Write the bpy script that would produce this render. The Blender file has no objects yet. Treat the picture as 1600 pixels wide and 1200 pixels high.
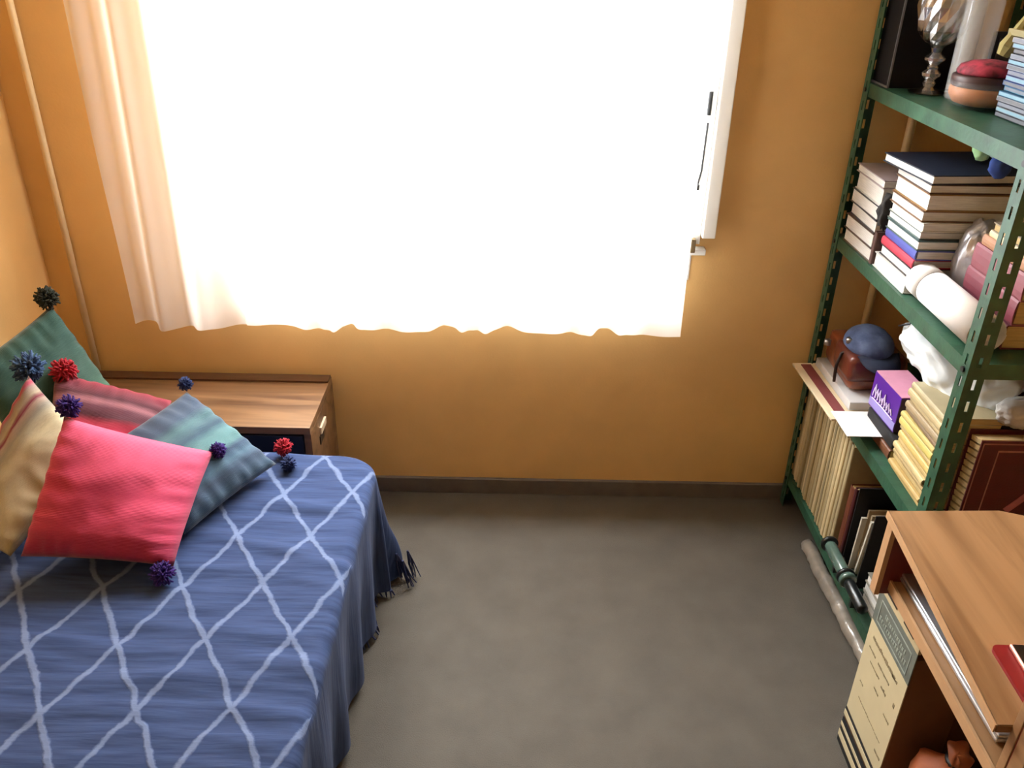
import bpy, bmesh, math, random
from mathutils import Vector, Matrix, noise
C = bpy.context.scene.collection
PI = math.pi
rnd = random.Random(7)

# ---------------------------------------------------------------- camera, sky, light, exposure
cam = bpy.data.cameras.new('camera'); cam_o = bpy.data.objects.new('camera', cam); C.objects.link(cam_o)
cam.sensor_width = 36.0; cam.lens = 1326.0 / 1600.0 * 36.0; cam.clip_start = 0.02
P, R, H = math.radians(28.2), math.radians(1.1), 1.70
r0 = Vector((1, 0, 0)); f = Vector((0, math.cos(P), -math.sin(P))); u0 = Vector((0, math.sin(P), math.cos(P)))
cr = math.cos(R) * r0 + math.sin(R) * u0; cu = -math.sin(R) * r0 + math.cos(R) * u0
m = Matrix((cr, cu, -f)).transposed().to_4x4(); m.translation = Vector((0, 0, H))
cam_o.matrix_world = m
bpy.context.scene.camera = cam_o
sc = bpy.context.scene
sc.view_settings.view_transform = 'Standard'; sc.view_settings.look = 'None'
sc.view_settings.gamma = 1.0; sc.view_settings.use_curve_mapping = False
sc.view_settings.exposure = -0.22
w = bpy.data.worlds.new('overcast_sky'); sc.world = w; w.use_nodes = True
w.node_tree.nodes['Background'].inputs[0].default_value = (0.93, 0.97, 1.0, 1)
w.node_tree.nodes['Background'].inputs[1].default_value = 9.0

def area(name, loc, rot, sx, sy, power, col=(1, 1, 1)):
    l = bpy.data.lights.new(name, 'AREA'); l.shape = 'RECTANGLE'; l.size = sx; l.size_y = sy
    l.energy = power; l.color = col
    o = bpy.data.objects.new(name, l); C.objects.link(o); o.location = loc; o.rotation_euler = rot
    return o
area('window_daylight', (-0.18, 3.05, 2.75), (math.radians(-50), 0, 0), 2.8, 2.2, 1150, (0.97, 0.99, 1.0))
area('added_room_fill', (0.1, -0.55, 2.3), (math.radians(12), 0, 0), 1.0, 1.0, 0.9, (1.0, 0.93, 0.84))  # weak unseen fill light, added behind the camera to lift the near side

# ---------------------------------------------------------------- materials
def lin(c):
    return tuple(((v / 255) / 12.92 if v / 255 <= 0.04045 else ((v / 255 + 0.055) / 1.055) ** 2.4) for v in c)
MATS = {}
def mat(name, c, rough=0.7, var=0.08, scale=30, bump=0.0, bscale=None, metal=0.0, stretch=(1, 1, 1), sheen=0, c2=None, trans=0, coat=0):
    if name in MATS: return MATS[name]
    M = bpy.data.materials.new(name); M.use_nodes = True; nt = M.node_tree; b = nt.nodes['Principled BSDF']
    c = lin(c); c2 = lin(c2) if c2 else tuple(v * (1 - 2.5 * var) for v in c)
    tc = nt.nodes.new('ShaderNodeTexCoord'); mp = nt.nodes.new('ShaderNodeMapping'); mp.inputs['Scale'].default_value = stretch
    nt.links.new(tc.outputs['Object'], mp.inputs[0])
    n = nt.nodes.new('ShaderNodeTexNoise'); n.inputs['Scale'].default_value = scale; n.inputs['Detail'].default_value = 4
    nt.links.new(mp.outputs[0], n.inputs['Vector'])
    r = nt.nodes.new('ShaderNodeValToRGB'); r.color_ramp.elements[0].position = 0.3; r.color_ramp.elements[1].position = 0.7
    r.color_ramp.elements[0].color = (*c2, 1); r.color_ramp.elements[1].color = (*c, 1)
    nt.links.new(n.outputs[0], r.inputs[0]); nt.links.new(r.outputs[0], b.inputs['Base Color'])
    b.inputs['Roughness'].default_value = rough; b.inputs['Metallic'].default_value = metal
    if sheen: b.inputs['Sheen Weight'].default_value = sheen
    if trans: b.inputs['Transmission Weight'].default_value = trans
    if coat: b.inputs['Coat Weight'].default_value = coat
    if bump:
        n2 = nt.nodes.new('ShaderNodeTexNoise'); n2.inputs['Scale'].default_value = bscale or scale * 4; n2.inputs['Detail'].default_value = 3
        nt.links.new(mp.outputs[0], n2.inputs['Vector'])
        bp = nt.nodes.new('ShaderNodeBump'); bp.inputs['Strength'].default_value = bump; bp.inputs['Distance'].default_value = 0.004
        nt.links.new(n2.outputs[0], bp.inputs['Height']); nt.links.new(bp.outputs[0], b.inputs['Normal'])
    MATS[name] = M
    return M

def wood(name, c, c2, rough=0.45, axis=1, scale=7, ring=14):
    if name in MATS: return MATS[name]
    M = bpy.data.materials.new(name); M.use_nodes = True; nt = M.node_tree; b = nt.nodes['Principled BSDF']
    tc = nt.nodes.new('ShaderNodeTexCoord'); mp = nt.nodes.new('ShaderNodeMapping')
    s = [ring, ring, ring]; s[axis] = ring * 0.09; mp.inputs['Scale'].default_value = s
    nt.links.new(tc.outputs['Object'], mp.inputs[0])
    n = nt.nodes.new('ShaderNodeTexNoise'); n.inputs['Scale'].default_value = 1.0; n.inputs['Detail'].default_value = 5; n.inputs['Distortion'].default_value = 1.2
    nt.links.new(mp.outputs[0], n.inputs['Vector'])
    r = nt.nodes.new('ShaderNodeValToRGB')
    r.color_ramp.elements[0].position = 0.32; r.color_ramp.elements[0].color = (*lin(c2), 1)
    r.color_ramp.elements[1].position = 0.62; r.color_ramp.elements[1].color = (*lin(c), 1)
    nt.links.new(n.outputs[0], r.inputs[0]); nt.links.new(r.outputs[0], b.inputs['Base Color'])
    b.inputs['Roughness'].default_value = rough
    bp = nt.nodes.new('ShaderNodeBump'); bp.inputs['Strength'].default_value = 0.15; bp.inputs['Distance'].default_value = 0.002
    nt.links.new(n.outputs[0], bp.inputs['Height']); nt.links.new(bp.outputs[0], b.inputs['Normal'])
    MATS[name] = M
    return M

def stripes(name, stops, coord='UV', axis=0, rough=0.85, bump=0.5, wob=0.02):
    """woven cloth whose colour changes in bands across one UV axis; stops = [(pos, rgb)]"""
    if name in MATS: return MATS[name]
    M = bpy.data.materials.new(name); M.use_nodes = True; nt = M.node_tree; b = nt.nodes['Principled BSDF']
    tc = nt.nodes.new('ShaderNodeTexCoord'); sp = nt.nodes.new('ShaderNodeSeparateXYZ')
    nt.links.new(tc.outputs['UV'], sp.inputs[0])
    n = nt.nodes.new('ShaderNodeTexNoise'); n.inputs['Scale'].default_value = 9; n.inputs['Detail'].default_value = 3
    mp = nt.nodes.new('ShaderNodeMapping'); s = [1, 1, 1]; s[axis] = 5; mp.inputs['Scale'].default_value = s
    nt.links.new(tc.outputs['UV'], mp.inputs[0]); nt.links.new(mp.outputs[0], n.inputs['Vector'])
    ma = nt.nodes.new('ShaderNodeMath'); ma.operation = 'MULTIPLY_ADD'; ma.inputs[1].default_value = wob * 2
    nt.links.new(n.outputs[0], ma.inputs[0]); nt.links.new(sp.outputs[axis], ma.inputs[2])
    r = nt.nodes.new('ShaderNodeValToRGB')
    while len(r.color_ramp.elements) < len(stops): r.color_ramp.elements.new(0.5)
    for e, (p, c) in zip(r.color_ramp.elements, stops): e.position = p; e.color = (*lin(c), 1)
    nt.links.new(ma.outputs[0], r.inputs[0])
    mx = nt.nodes.new('ShaderNodeMix'); mx.data_type = 'RGBA'; mx.blend_type = 'MULTIPLY'; mx.inputs[0].default_value = 0.35
    n3 = nt.nodes.new('ShaderNodeTexNoise'); n3.inputs['Scale'].default_value = 40; nt.links.new(mp.outputs[0], n3.inputs['Vector'])
    nt.links.new(r.outputs[0], mx.inputs[6]); nt.links.new(n3.outputs[0], mx.inputs[7]); nt.links.new(mx.outputs[2], b.inputs['Base Color'])
    b.inputs['Roughness'].default_value = rough; b.inputs['Sheen Weight'].default_value = 0.15
    wv = nt.nodes.new('ShaderNodeTexWave'); wv.inputs['Scale'].default_value = 28; wv.inputs['Distortion'].default_value = 1.5
    wv.bands_direction = 'Y' if axis == 1 else 'X'
    nt.links.new(tc.outputs['UV'], wv.inputs['Vector'])
    bp = nt.nodes.new('ShaderNodeBump'); bp.inputs['Strength'].default_value = bump * 0.5; bp.inputs['Distance'].default_value = 0.002
    nt.links.new(wv.outputs[0], bp.inputs['Height']); nt.links.new(bp.outputs[0], b.inputs['Normal'])
    MATS[name] = M
    return M

def glassy(name, tint=(1, 1, 1), rough=0.02):
    M = bpy.data.materials.new(name); M.use_nodes = True; b = M.node_tree.nodes['Principled BSDF']
    b.inputs['Base Color'].default_value = (*tint, 1); b.inputs['Roughness'].default_value = rough
    b.inputs['Transmission Weight'].default_value = 1.0; b.inputs['IOR'].default_value = 1.45
    return M
def thin(name, col, alpha, rough=0.2, transl=0.0):
    """thin sheet: part see-through, part diffuse / translucent"""
    M = bpy.data.materials.new(name); M.use_nodes = True; nt = M.node_tree
    for n in list(nt.nodes): nt.nodes.remove(n)
    o = nt.nodes.new('ShaderNodeOutputMaterial'); t = nt.nodes.new('ShaderNodeBsdfTransparent')
    d = nt.nodes.new('ShaderNodeBsdfDiffuse'); d.inputs[0].default_value = (*col, 1)
    tr = nt.nodes.new('ShaderNodeBsdfTranslucent'); tr.inputs[0].default_value = (*col, 1)
    g = nt.nodes.new('ShaderNodeBsdfGlossy'); g.inputs['Roughness'].default_value = rough
    m1 = nt.nodes.new('ShaderNodeMixShader'); m1.inputs[0].default_value = transl
    nt.links.new(d.outputs[0], m1.inputs[1]); nt.links.new(tr.outputs[0], m1.inputs[2])
    m2 = nt.nodes.new('ShaderNodeMixShader'); m2.inputs[0].default_value = 0.08 if transl == 0 else 0.0
    nt.links.new(m1.outputs[0], m2.inputs[1]); nt.links.new(g.outputs[0], m2.inputs[2])
    m3 = nt.nodes.new('ShaderNodeMixShader'); m3.inputs[0].default_value = alpha
    nt.links.new(t.outputs[0], m3.inputs[1]); nt.links.new(m2.outputs[0], m3.inputs[2]); nt.links.new(m3.outputs[0], o.inputs[0])
    return M

WALL = mat('ochre_wall_paint', (238, 192, 124), 0.75, 0.04, 5, 0.12, 160)
FLOOR = mat('taupe_carpet', (92, 86, 77), 0.9, 0.08, 9, 0.7, 420)
CEIL = mat('ceiling_paint', (225, 205, 170), 0.9, 0.02, 6)
SKIRT = mat('grey_skirting', (112, 104, 96), 0.6, 0.08, 20)
WHITE = mat('white_window_paint', (240, 238, 232), 0.4, 0.01, 12)
PIPE = mat('cream_conduit', (250, 222, 172), 0.5, 0.04, 20)
GREEN = mat('green_rack_paint', (50, 92, 70), 0.42, 0.16, 26, 0.15, 90)
DARKM = mat('black_metal', (30, 30, 32), 0.4, 0.1, 30)
PAGE = mat('book_pages', (244, 241, 234), 0.85, 0.10, 90, 0.4, 300, stretch=(0.2, 0.2, 6))
PAGEY = mat('old_book_pages', (206, 178, 124), 0.85, 0.12, 90, 0.4, 300, stretch=(0.2, 0.2, 6))
BLACK = mat('black_cloth', (20, 19, 22), 0.7, 0.1, 40)
CHROME = mat('brushed_steel', (190, 190, 195), 0.3, 0.05, 40, metal=1.0)

# ---------------------------------------------------------------- mesh helpers
def box(bm, x0, x1, y0, y1, z0, z1, M=None, bev=0.0):
    t = bmesh.new() if bev else bm
    vs = [t.verts.new(Vector(p)) for p in ((x0,y0,z0),(x1,y0,z0),(x1,y1,z0),(x0,y1,z0),(x0,y0,z1),(x1,y0,z1),(x1,y1,z1),(x0,y1,z1))]
    fs = [t.faces.new([vs[i] for i in q]) for q in ((0,3,2,1),(4,5,6,7),(0,1,5,4),(1,2,6,5),(2,3,7,6),(3,0,4,7))]
    if bev:
        bmesh.ops.bevel(t, geom=t.edges[:], offset=bev, segments=2, affect='EDGES', profile=0.6)
        me = bpy.data.meshes.new('tmp'); t.to_mesh(me); t.free()
        n0 = len(bm.verts); bm.from_mesh(me); bpy.data.meshes.remove(me)
        bm.verts.ensure_lookup_table(); vs = bm.verts[n0:]
    if M is not None:
        for v in vs: v.co = M @ v.co
def B(*a, **k):
    bm = bmesh.new(); box(bm, *a, **k); return bm
def tube(bm, pts, r, n=10, cap=True):
    pts = [Vector(p) for p in pts]; rs = r if isinstance(r, (list, tuple)) else [r] * len(pts)
    rings = []; up = Vector((0, 0, 1))
    for i, p in enumerate(pts):
        d = (pts[min(i + 1, len(pts) - 1)] - pts[max(i - 1, 0)]).normalized()
        if i == 0:
            a = d.cross(up if abs(d.z) < 0.9 else Vector((1, 0, 0))).normalized()
        else:
            a = (a - d * a.dot(d)).normalized()
        b = d.cross(a)
        rings.append([bm.verts.new(p + rs[i] * (math.cos(2 * PI * k / n) * a + math.sin(2 * PI * k / n) * b)) for k in range(n)])
    for q, s in zip(rings, rings[1:]):
        for k in range(n): bm.faces.new((q[k], q[(k + 1) % n], s[(k + 1) % n], s[k]))
    if cap: bm.faces.new(rings[0][::-1]); bm.faces.new(rings[-1])
def lathe(prof, n=24, bm=None, cap=True):
    bm = bm or bmesh.new()
    rings = [[bm.verts.new((r * math.cos(2 * PI * k / n), r * math.sin(2 * PI * k / n), z)) for k in range(n)] for r, z in prof]
    for q, s in zip(rings, rings[1:]):
        for k in range(n): bm.faces.new((q[k], q[(k + 1) % n], s[(k + 1) % n], s[k]))
    if cap: bm.faces.new(rings[0][::-1]); bm.faces.new(rings[-1])
    return bm
def obj(name, bm, material, parent=None, smooth=False, loc=None, label=None, recalc=True):
    if recalc: bmesh.ops.recalc_face_normals(bm, faces=bm.faces[:])
    me = bpy.data.meshes.new(name); bm.to_mesh(me); bm.free()
    me.materials.append(material)
    if smooth:
        for p in me.polygons: p.use_smooth = True
    o = bpy.data.objects.new(name, me); C.objects.link(o)
    if parent: o.parent = parent
    if loc is not None: o.location = loc
    if label: o['label'] = label
    return o
def tag(o, label, cat, group=None):
    o['label'] = label; o['category'] = cat
    if group: o['group'] = group
    return o
def thing(name, label, cat, loc=(0, 0, 0), rot=(0, 0, 0), group=None):
    o = bpy.data.objects.new(name, None); C.objects.link(o); o.location = loc
    o.rotation_euler = rot if isinstance(rot, tuple) else (0, 0, rot); o.empty_display_size = 0.05
    return tag(o, label, cat, group)
def struct(name, bm, material, parent=None, smooth=False):
    o = obj(name, bm, material, parent, smooth)
    if parent is None: o['kind'] = 'structure'
    return o
def dup(root, loc=None, rot=None, label=None):
    r = root.copy(); C.objects.link(r)
    if loc is not None: r.location = loc
    if rot is not None: r.rotation_euler = rot
    if label: r['label'] = label
    for ch in list(root.children):
        c = ch.copy(); C.objects.link(c); c.parent = r
        for g in list(ch.children):
            d = g.copy(); C.objects.link(d); d.parent = c
    return r
def blob(center, rad, seed=0, amp=0.2, freq=2.5, sub=4, flat=None, crease=False):
    """crumpled closed bag: an ellipsoid pushed in and out by noise folds"""
    bm = bmesh.new(); bmesh.ops.create_icosphere(bm, subdivisions=sub, radius=1.0)
    for v in bm.verts:
        p = v.co.copy(); q = p * freq + Vector((seed * 3.1, seed * 1.7, seed))
        n = noise.noise(q)
        if crease: n = 0.6 * (1 - 2 * abs(noise.noise(q * 1.3))) + 0.4 * n - 0.3 + 0.25 * (1 - 2 * abs(noise.noise(q * 3.1)))
        v.co = Vector((p.x * rad[0], p.y * rad[1], p.z * rad[2])) * (1 + amp * n) + Vector(center)
        if flat is not None and v.co.z < flat: v.co.z = flat
    return bm

# ---------------------------------------------------------------- the room
XL, XR, YB, YR, ZC = -1.40, 1.34, 2.39, -2.60, 2.45
WX0, WX1, WZ0, WZ1 = -0.88, 0.52, 0.785, 2.12
struct('floor', B(XL - .1, XR + .1, YR - .1, YB + .25, -0.08, 0), FLOOR)
struct('ceiling', B(XL - .1, XR + .1, YR - .1, YB + .25, ZC, ZC + .08), CEIL)
bm = bmesh.new()
box(bm, XL - .1, WX0, YB, YB + .05, 0, ZC); box(bm, WX1, XR + .1, YB, YB + .05, 0, ZC)
box(bm, WX0, WX1, YB, YB + .05, 0, WZ0); box(bm, WX0, WX1, YB, YB + .05, WZ1, ZC)
struct('wall_back', bm, WALL)
struct('wall_left', B(XL - .1, XL, YR, YB, 0, ZC), WALL)
struct('wall_right', B(XR, XR + .1, YR, YB, 0, ZC), WALL)
struct('wall_front', B(XL - .1, XR + .1, YR - .1, YR, 0, ZC), WALL)
struct('baseboard_back', B(XL, XR, YB - .014, YB, 0, .058, bev=.003), SKIRT)
struct('baseboard_left', B(XL, XL + .014, YR, YB - .014, 0, .058, bev=.003), SKIRT)
struct('baseboard_right', B(XR - .014, XR, YR, YB - .014, 0, .058, bev=.003), SKIRT)
bm = bmesh.new(); tube(bm, [(-1.312, 2.378, .445), (-1.312, 2.378, ZC)], .0095, 12)
struct('trim_1', bm, PIPE, smooth=True)
bm = bmesh.new(); tube(bm, [(1.072, 2.376, .06), (1.072, 2.376, ZC)], .0115, 12)
struct('trim_2', bm, PIPE, smooth=True)

# window: fixed frame with two panes, an inward sash edge on the right, bolt rod, sill
win = bpy.data.objects.new('window_1', None); C.objects.link(win); win['kind'] = 'structure'; win.location = (-.18, YB, WZ0)
def wl(bm):
    for v in bm.verts: v.co -= Vector((-.18, YB, WZ0))
    return bm
bm = bmesh.new(); y0, y1 = YB + .015, YB + .05
box(bm, WX0, WX0 + .05, y0, y1, WZ0, WZ1); box(bm, WX1 - .03, WX1, y0 - .02, y1, WZ0, WZ1)
box(bm, WX0 + .05, WX1 - .03, y0, y1, WZ0, WZ0 + .035); box(bm, WX0 + .05, WX1 - .03, y0, y1, WZ1 - .05, WZ1)
box(bm, -.20, -.16, y0, y1, WZ0 + .035, WZ1 - .05)
obj('window_frame', wl(bm), WHITE, win)
GLASS = thin('window_glass', (1, 1, 1), 0.06, 0.03)
for a, b in ((WX0 + .05, -.20), (-.16, WX1 - .03)):
    obj('pane', wl(B(a, b, YB + .030, YB + .034, WZ0 + .035, WZ1 - .05)), GLASS, win)
bm = bmesh.new(); box(bm, WX0 - .01, WX1 - .002, YB - .006, YB + .014, WZ0 + .001, WZ0 + .014, bev=.002)
box(bm, .495, .555, YB - .035, YB - .001, .872, .890, bev=.003)
obj('window_sill', wl(bm), WHITE, win)
# narrow inner sash folded back beside the opening
bm = bmesh.new()
box(bm, .535, .572, YB - .055, YB - .002, .93, 2.10, bev=.003)
box(bm, .512, .5345, YB - .030, YB - .002, .905, 2.10, bev=.002)
sash = obj('sash', wl(bm), WHITE, win)
bm = bmesh.new(); tube(bm, [(.504, YB - .045, 1.075), (.511, YB - .045, 1.12), (.513, YB - .045, 1.25)], .0028, 6)
obj('bolt_rod', wl(bm), DARKM, sash)
bm = bmesh.new(); tube(bm, [(.504, YB - .045, 1.068), (.504, YB - .045, 1.082)], .007, 8)
tube(bm, [(.512, YB - .045, 1.27), (.512, YB - .045, 1.33)], .006, 8)
obj('bolt_knob', wl(bm), DARKM, sash)
bm = bmesh.new(); box(bm, .506, .520, YB - .05, YB - .03, .885, .925, bev=.002)
obj('hinge', wl(bm), mat('aged_brass', (120, 100, 70), .4, .1, 30), sash)

# ---------------------------------------------------------------- curtain on its rod
NET = thin('sheer_net', (0.97, 0.955, 0.93), 0.60, transl=0.50)
bm = bmesh.new(); nx, nz = 520, 40; x0, x1, zt = -1.108, .494, 2.26
rows = []
for j in range(nz + 1):
    row = []
    for i in range(nx + 1):
        s = i / nx; tz = j / nz
        x = x0 + (x1 - x0) * s
        # uneven pleats: dense at the gathered left end, shallow over the glass
        ph = 2 * PI * (11.5 * s + 1.6 * noise.noise(Vector((s * 5, 3.1, 0))) + .25 * noise.noise(Vector((s * 3, tz * 1.5, 2))))
        a = .020 if s < .2 else .013
        a *= 0.55 + .6 * tz + .5 * noise.noise(Vector((s * 7, 1.2, 4)))
        y = 2.275 + a * math.sin(ph) + .004 * math.sin(2.3 * ph + 1)
        hem = .656 + .010 * math.sin(ph * .5 + .6) + .012 * noise.noise(Vector((s * 12, 0, 9))) - .012 * math.exp(-((s - .15) / .08) ** 2)
        z = hem + (zt - hem) * (1 - tz)
        if j == 0: z = zt
        xx = x - (0.045 * (1 - tz) if False else 0) + (-.045 * (1 - (zt - z) / (zt - hem)) * (s - .2) * (1 if s > .2 else -2) * .6)
        row.append(bm.verts.new((xx, min(y, 2.31), z)))
    rows.append(row)
for q, s_ in zip(rows, rows[1:]):
    for i in range(nx): bm.faces.new((q[i], q[i + 1], s_[i + 1], s_[i]))
cur = thing('net_curtain', 'sheer white net curtain hanging in pleats across the bright window', 'curtain', (-.3, 2.275, zt))
for v in bm.verts: v.co -= Vector((-.3, 2.275, zt))
obj('cloth', bm, NET, cur, True, recalc=False)
def curtain_ring(x):
    b = bmesh.new(); pts = [(x + .3, .0 + .016 * math.cos(t), .012 + .016 * math.sin(t)) for t in [2 * PI * k / 12 for k in range(13)]]
    tube(b, pts, .0022, 6, cap=False); return b
for k in range(12): obj('ring', curtain_ring(-1.08 + k * .138), CHROME, cur)
rod = thing('curtain_rod', 'pale curtain rod fixed above the window', 'curtain rod', (-.3, 2.275, zt + .012))
bm = bmesh.new(); tube(bm, [(-.95, 0, 0), (.95, 0, 0)], .011, 12); obj('pole', bm, CHROME, rod, True)
for sx in (-.93, .93):
    obj('bracket', B(sx - .01, sx + .01, -.008, .115, -.012, .012), CHROME, rod)

# ---------------------------------------------------------------- bed
bed = thing('bed', 'single bed under the blue spread along the left wall', 'bed', (-.89, 1.0, 0))
MAT_T = mat('mattress_ticking', (190, 185, 175), .9, .05, 20)
BEDW = wood('bed_wood', (90, 62, 42), (60, 40, 28), .5, 1)
obj('mattress', B(-.47, .47, -.92, .90, .21, .402, bev=.03), MAT_T, bed, True)
obj('bed_base', B(-.47, .47, -.92, .90, .12, .208), BEDW, bed)
for sx in (-1, 1):
    for sy in (-1, 1):
        obj('leg', B(sx * .43 - .025, sx * .43 + .025, sy * .87 - .03, sy * .87 + .02, 0, .12), BEDW, bed)

# bedspread
def spread_pt(s, t):
    """cloth coordinate (s across, t along the bed) -> place in the room"""
    rc = .11; s0, t0, zt = -.365, 1.955, .425
    dx = max(0., s - (s0 - rc)); dy = max(0., t - (t0 - rc)); d = math.hypot(dx, dy)
    wr = .0065 * noise.noise(Vector((s * 3, t * 22, 1))) + .006 * noise.noise(Vector((s * 4, t * 5, 5)))
    wr += .011 * max(0, noise.noise(Vector((s * 2.2 + 4, t * 16 + s * 4, 8))))
    if d <= rc - .02: return Vector((s, t, zt + wr))
    ux, uy = dx / d, dy / d
    e = d - (rc - .02); rr = .03; arc = rr * PI / 2
    if e < arc:
        a = e / rr; out = rr * math.sin(a); dn = rr * (1 - math.cos(a))
    else:
        out = rr; dn = rr + (e - arc)
    dn = min(dn, .0 + zt - .018)
    k = min(1, dn / .4)
    along = t if ux > uy else s
    corner = 4 * ux * uy * ux * uy
    fold = math.sin(along * 34 + 2.5 * noise.noise(Vector((along * 5, 0, 3)))) * .012 * k
    fold += .012 * k * noise.noise(Vector((along * 9, dn * 4, 6)))
    if dy > 0 and dx > 0:
        ang = math.atan2(dy, dx); fold += math.sin(ang * 13) * .02 * k
    out += fold - .014 * k + .085 * corner * k
    base = rc - .02
    px = (s - dx) + ux * (base + out) if dx > 0 else s
    py = (t - dy) + uy * (base + out) if dy > 0 else t
    return Vector((px, py, zt - dn + wr * (1 - k)))
def spread_mesh():
    bm = bmesh.new(); uv = bm.loops.layers.uv.new('UVMap')
    uvf = bm.loops.layers.uv.new('flat')
    s_a, s_b, t_a, t_b = -1.385, .03, .06, 2.36; ns, nt = 190, 300
    G = []; 
    for j in range(nt + 1):
        t = t_a + (t_b - t_a) * j / nt; row = []
        for i in range(ns + 1):
            s = s_a + (s_b - s_a) * i / ns
            row.append((bm.verts.new(spread_pt(s, t)), s, t))
        G.append(row)
    a = (-.069, -.172); b = (.102, -.158); det = a[0] * b[1] - a[1] * b[0]
    def uvof(s, t):
        dx, dy = s + .54, t - 1.43
        return ((dx * b[1] - dy * b[0]) / det, (a[0] * dy - a[1] * dx) / det)
    for q, w_ in zip(G, G[1:]):
        for i in range(ns):
            c = (q[i], q[i + 1], w_[i + 1], w_[i]); fc = bm.faces.new([x[0] for x in c])
            for l, x in zip(fc.loops, c): l[uv].uv = uvof(x[1], x[2]); l[uvf].uv = (x[1], x[2])
    return bm
SP = bpy.data.materials.new('blue_diamond_bedspread'); SP.use_nodes = True; nt = SP.node_tree; bs = nt.nodes['Principled BSDF']
def N(t, **k):
    n = nt.nodes.new(t)
    for a, v in k.items(): setattr(n, a, v)
    return n
def math_(op, *ins):
    n = N('ShaderNodeMath', operation=op)
    for i, v in enumerate(ins):
        if isinstance(v, (int, float)): n.inputs[i].default_value = v
        else: nt.links.new(v, n.inputs[i])
    return n.outputs[0]
u1 = N('ShaderNodeUVMap', uv_map='UVMap'); u2 = N('ShaderNodeUVMap', uv_map='flat')
nz_ = N('ShaderNodeTexNoise'); nz_.inputs['Scale'].default_value = 14; nt.links.new(u2.outputs[0], nz_.inputs[0])
nz2 = N('ShaderNodeTexNoise'); nz2.inputs['Scale'].default_value = 110; nz2.inputs['Detail'].default_value = 2; nt.links.new(u2.outputs[0], nz2.inputs[0])
s1 = N('ShaderNodeSeparateXYZ'); nt.links.new(u1.outputs[0], s1.inputs[0]); s2 = N('ShaderNodeSeparateXYZ'); nt.links.new(u2.outputs[0], s2.inputs[0])
wob = math_('ADD', math_('MULTIPLY', math_('SUBTRACT', nz_.outputs[0], .5), .16), math_('MULTIPLY', math_('SUBTRACT', nz2.outputs[0], .5), .04))
def dist(c): return math_('ABSOLUTE', math_('SUBTRACT', math_('FRACT', math_('ADD', math_('ADD', c, wob), .5)), .5))
dmin = math_('MINIMUM', dist(s1.outputs[0]), dist(s1.outputs[1]))
line = N('ShaderNodeMapRange', interpolation_type='SMOOTHSTEP'); nt.links.new(dmin, line.inputs[0])
line.inputs[1].default_value = .018; line.inputs[2].default_value = .056; line.inputs[3].default_value = 1; line.inputs[4].default_value = 0
mask = math_('MULTIPLY', math_('LESS_THAN', s2.outputs[0], -.352), math_('LESS_THAN', s2.outputs[1], 1.945))
# border line that closes the diamonds at the side
edge = math_('LESS_THAN', math_('ABSOLUTE', math_('SUBTRACT', s2.outputs[0], -.354)), .004)
edge = math_('MULTIPLY', edge, math_('GREATER_THAN', nz_.outputs[0], .52))
lm = math_('MULTIPLY', math_('MULTIPLY', line.outputs[0], mask), .9)
mp = N('ShaderNodeMapping'); mp.inputs['Scale'].default_value = (6, 60, 1); nt.links.new(u2.outputs[0], mp.inputs[0])
nz3 = N('ShaderNodeTexNoise'); nz3.inputs['Scale'].default_value = 1.2; nz3.inputs['Detail'].default_value = 6; nt.links.new(mp.outputs[0], nz3.inputs[0])
cr_ = N('ShaderNodeValToRGB'); nt.links.new(nz3.outputs[0], cr_.inputs[0])
cr_.color_ramp.elements[0].position = .3; cr_.color_ramp.elements[0].color = (*lin((40, 54, 88)), 1)
cr_.color_ramp.elements[1].position = .7; cr_.color_ramp.elements[1].color = (*lin((58, 75, 114)), 1)
mx = N('ShaderNodeMix', data_type='RGBA'); nt.links.new(lm, mx.inputs[0]); nt.links.new(cr_.outputs[0], mx.inputs[6])
mx.inputs[7].default_value = (*lin((104, 118, 150)), 1); nt.links.new(mx.outputs[2], bs.inputs['Base Color'])
bs.inputs['Roughness'].default_value = .9; bs.inputs['Sheen Weight'].default_value = .04; bs.inputs['Specular IOR Level'].default_value = .2
bp = N('ShaderNodeBump'); bp.inputs['Strength'].default_value = .5; bp.inputs['Distance'].default_value = .004
nt.links.new(math_('ADD', nz3.outputs[0], math_('MULTIPLY', lm, .6)), bp.inputs['Height']); nt.links.new(bp.outputs[0], bs.inputs['Normal'])
sp = thing('bedspread', 'blue woven bedspread with pale diamond lattice draped over the bed', 'bedspread', (-.89, 1.0, .425))
off = Vector((-.89, 1.0, .425))
bm = spread_mesh()
for v in bm.verts: v.co -= off
obj('cloth', bm, SP, sp, True, recalc=False)
FR = mat('bedspread_fringe', (50, 58, 96), .9, .1, 60)
bm = bmesh.new()
for k in range(60):
    s = -1.32 + k * .0235
    p = spread_pt(min(s, -.02), 2.355 if s < -.3 else 2.30) - off
    q = p + Vector((rnd.uniform(-.008, .012), rnd.uniform(.004, .02), 0)); q.z = max(.010 - .425, p.z - rnd.uniform(.03, .05))
    tube(bm, [p, (p + q) / 2 + Vector((rnd.uniform(-.006, .006), 0, 0)), q], [.003, .0028, .002], 5)
for k in range(16):
    t = 1.62 + k * .019
    p = spread_pt(.028, t) - off
    q = p + Vector((rnd.uniform(.0, .012), rnd.uniform(-.012, .012), 0)); q.z = .006 - .425
    tube(bm, [p, (p + q) / 2, q], [.003, .0028, .002], 5)
o = obj('fringe', bm, FR, sp, label='dark twisted fringe at the hem'); o['kind'] = 'stuff'
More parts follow.
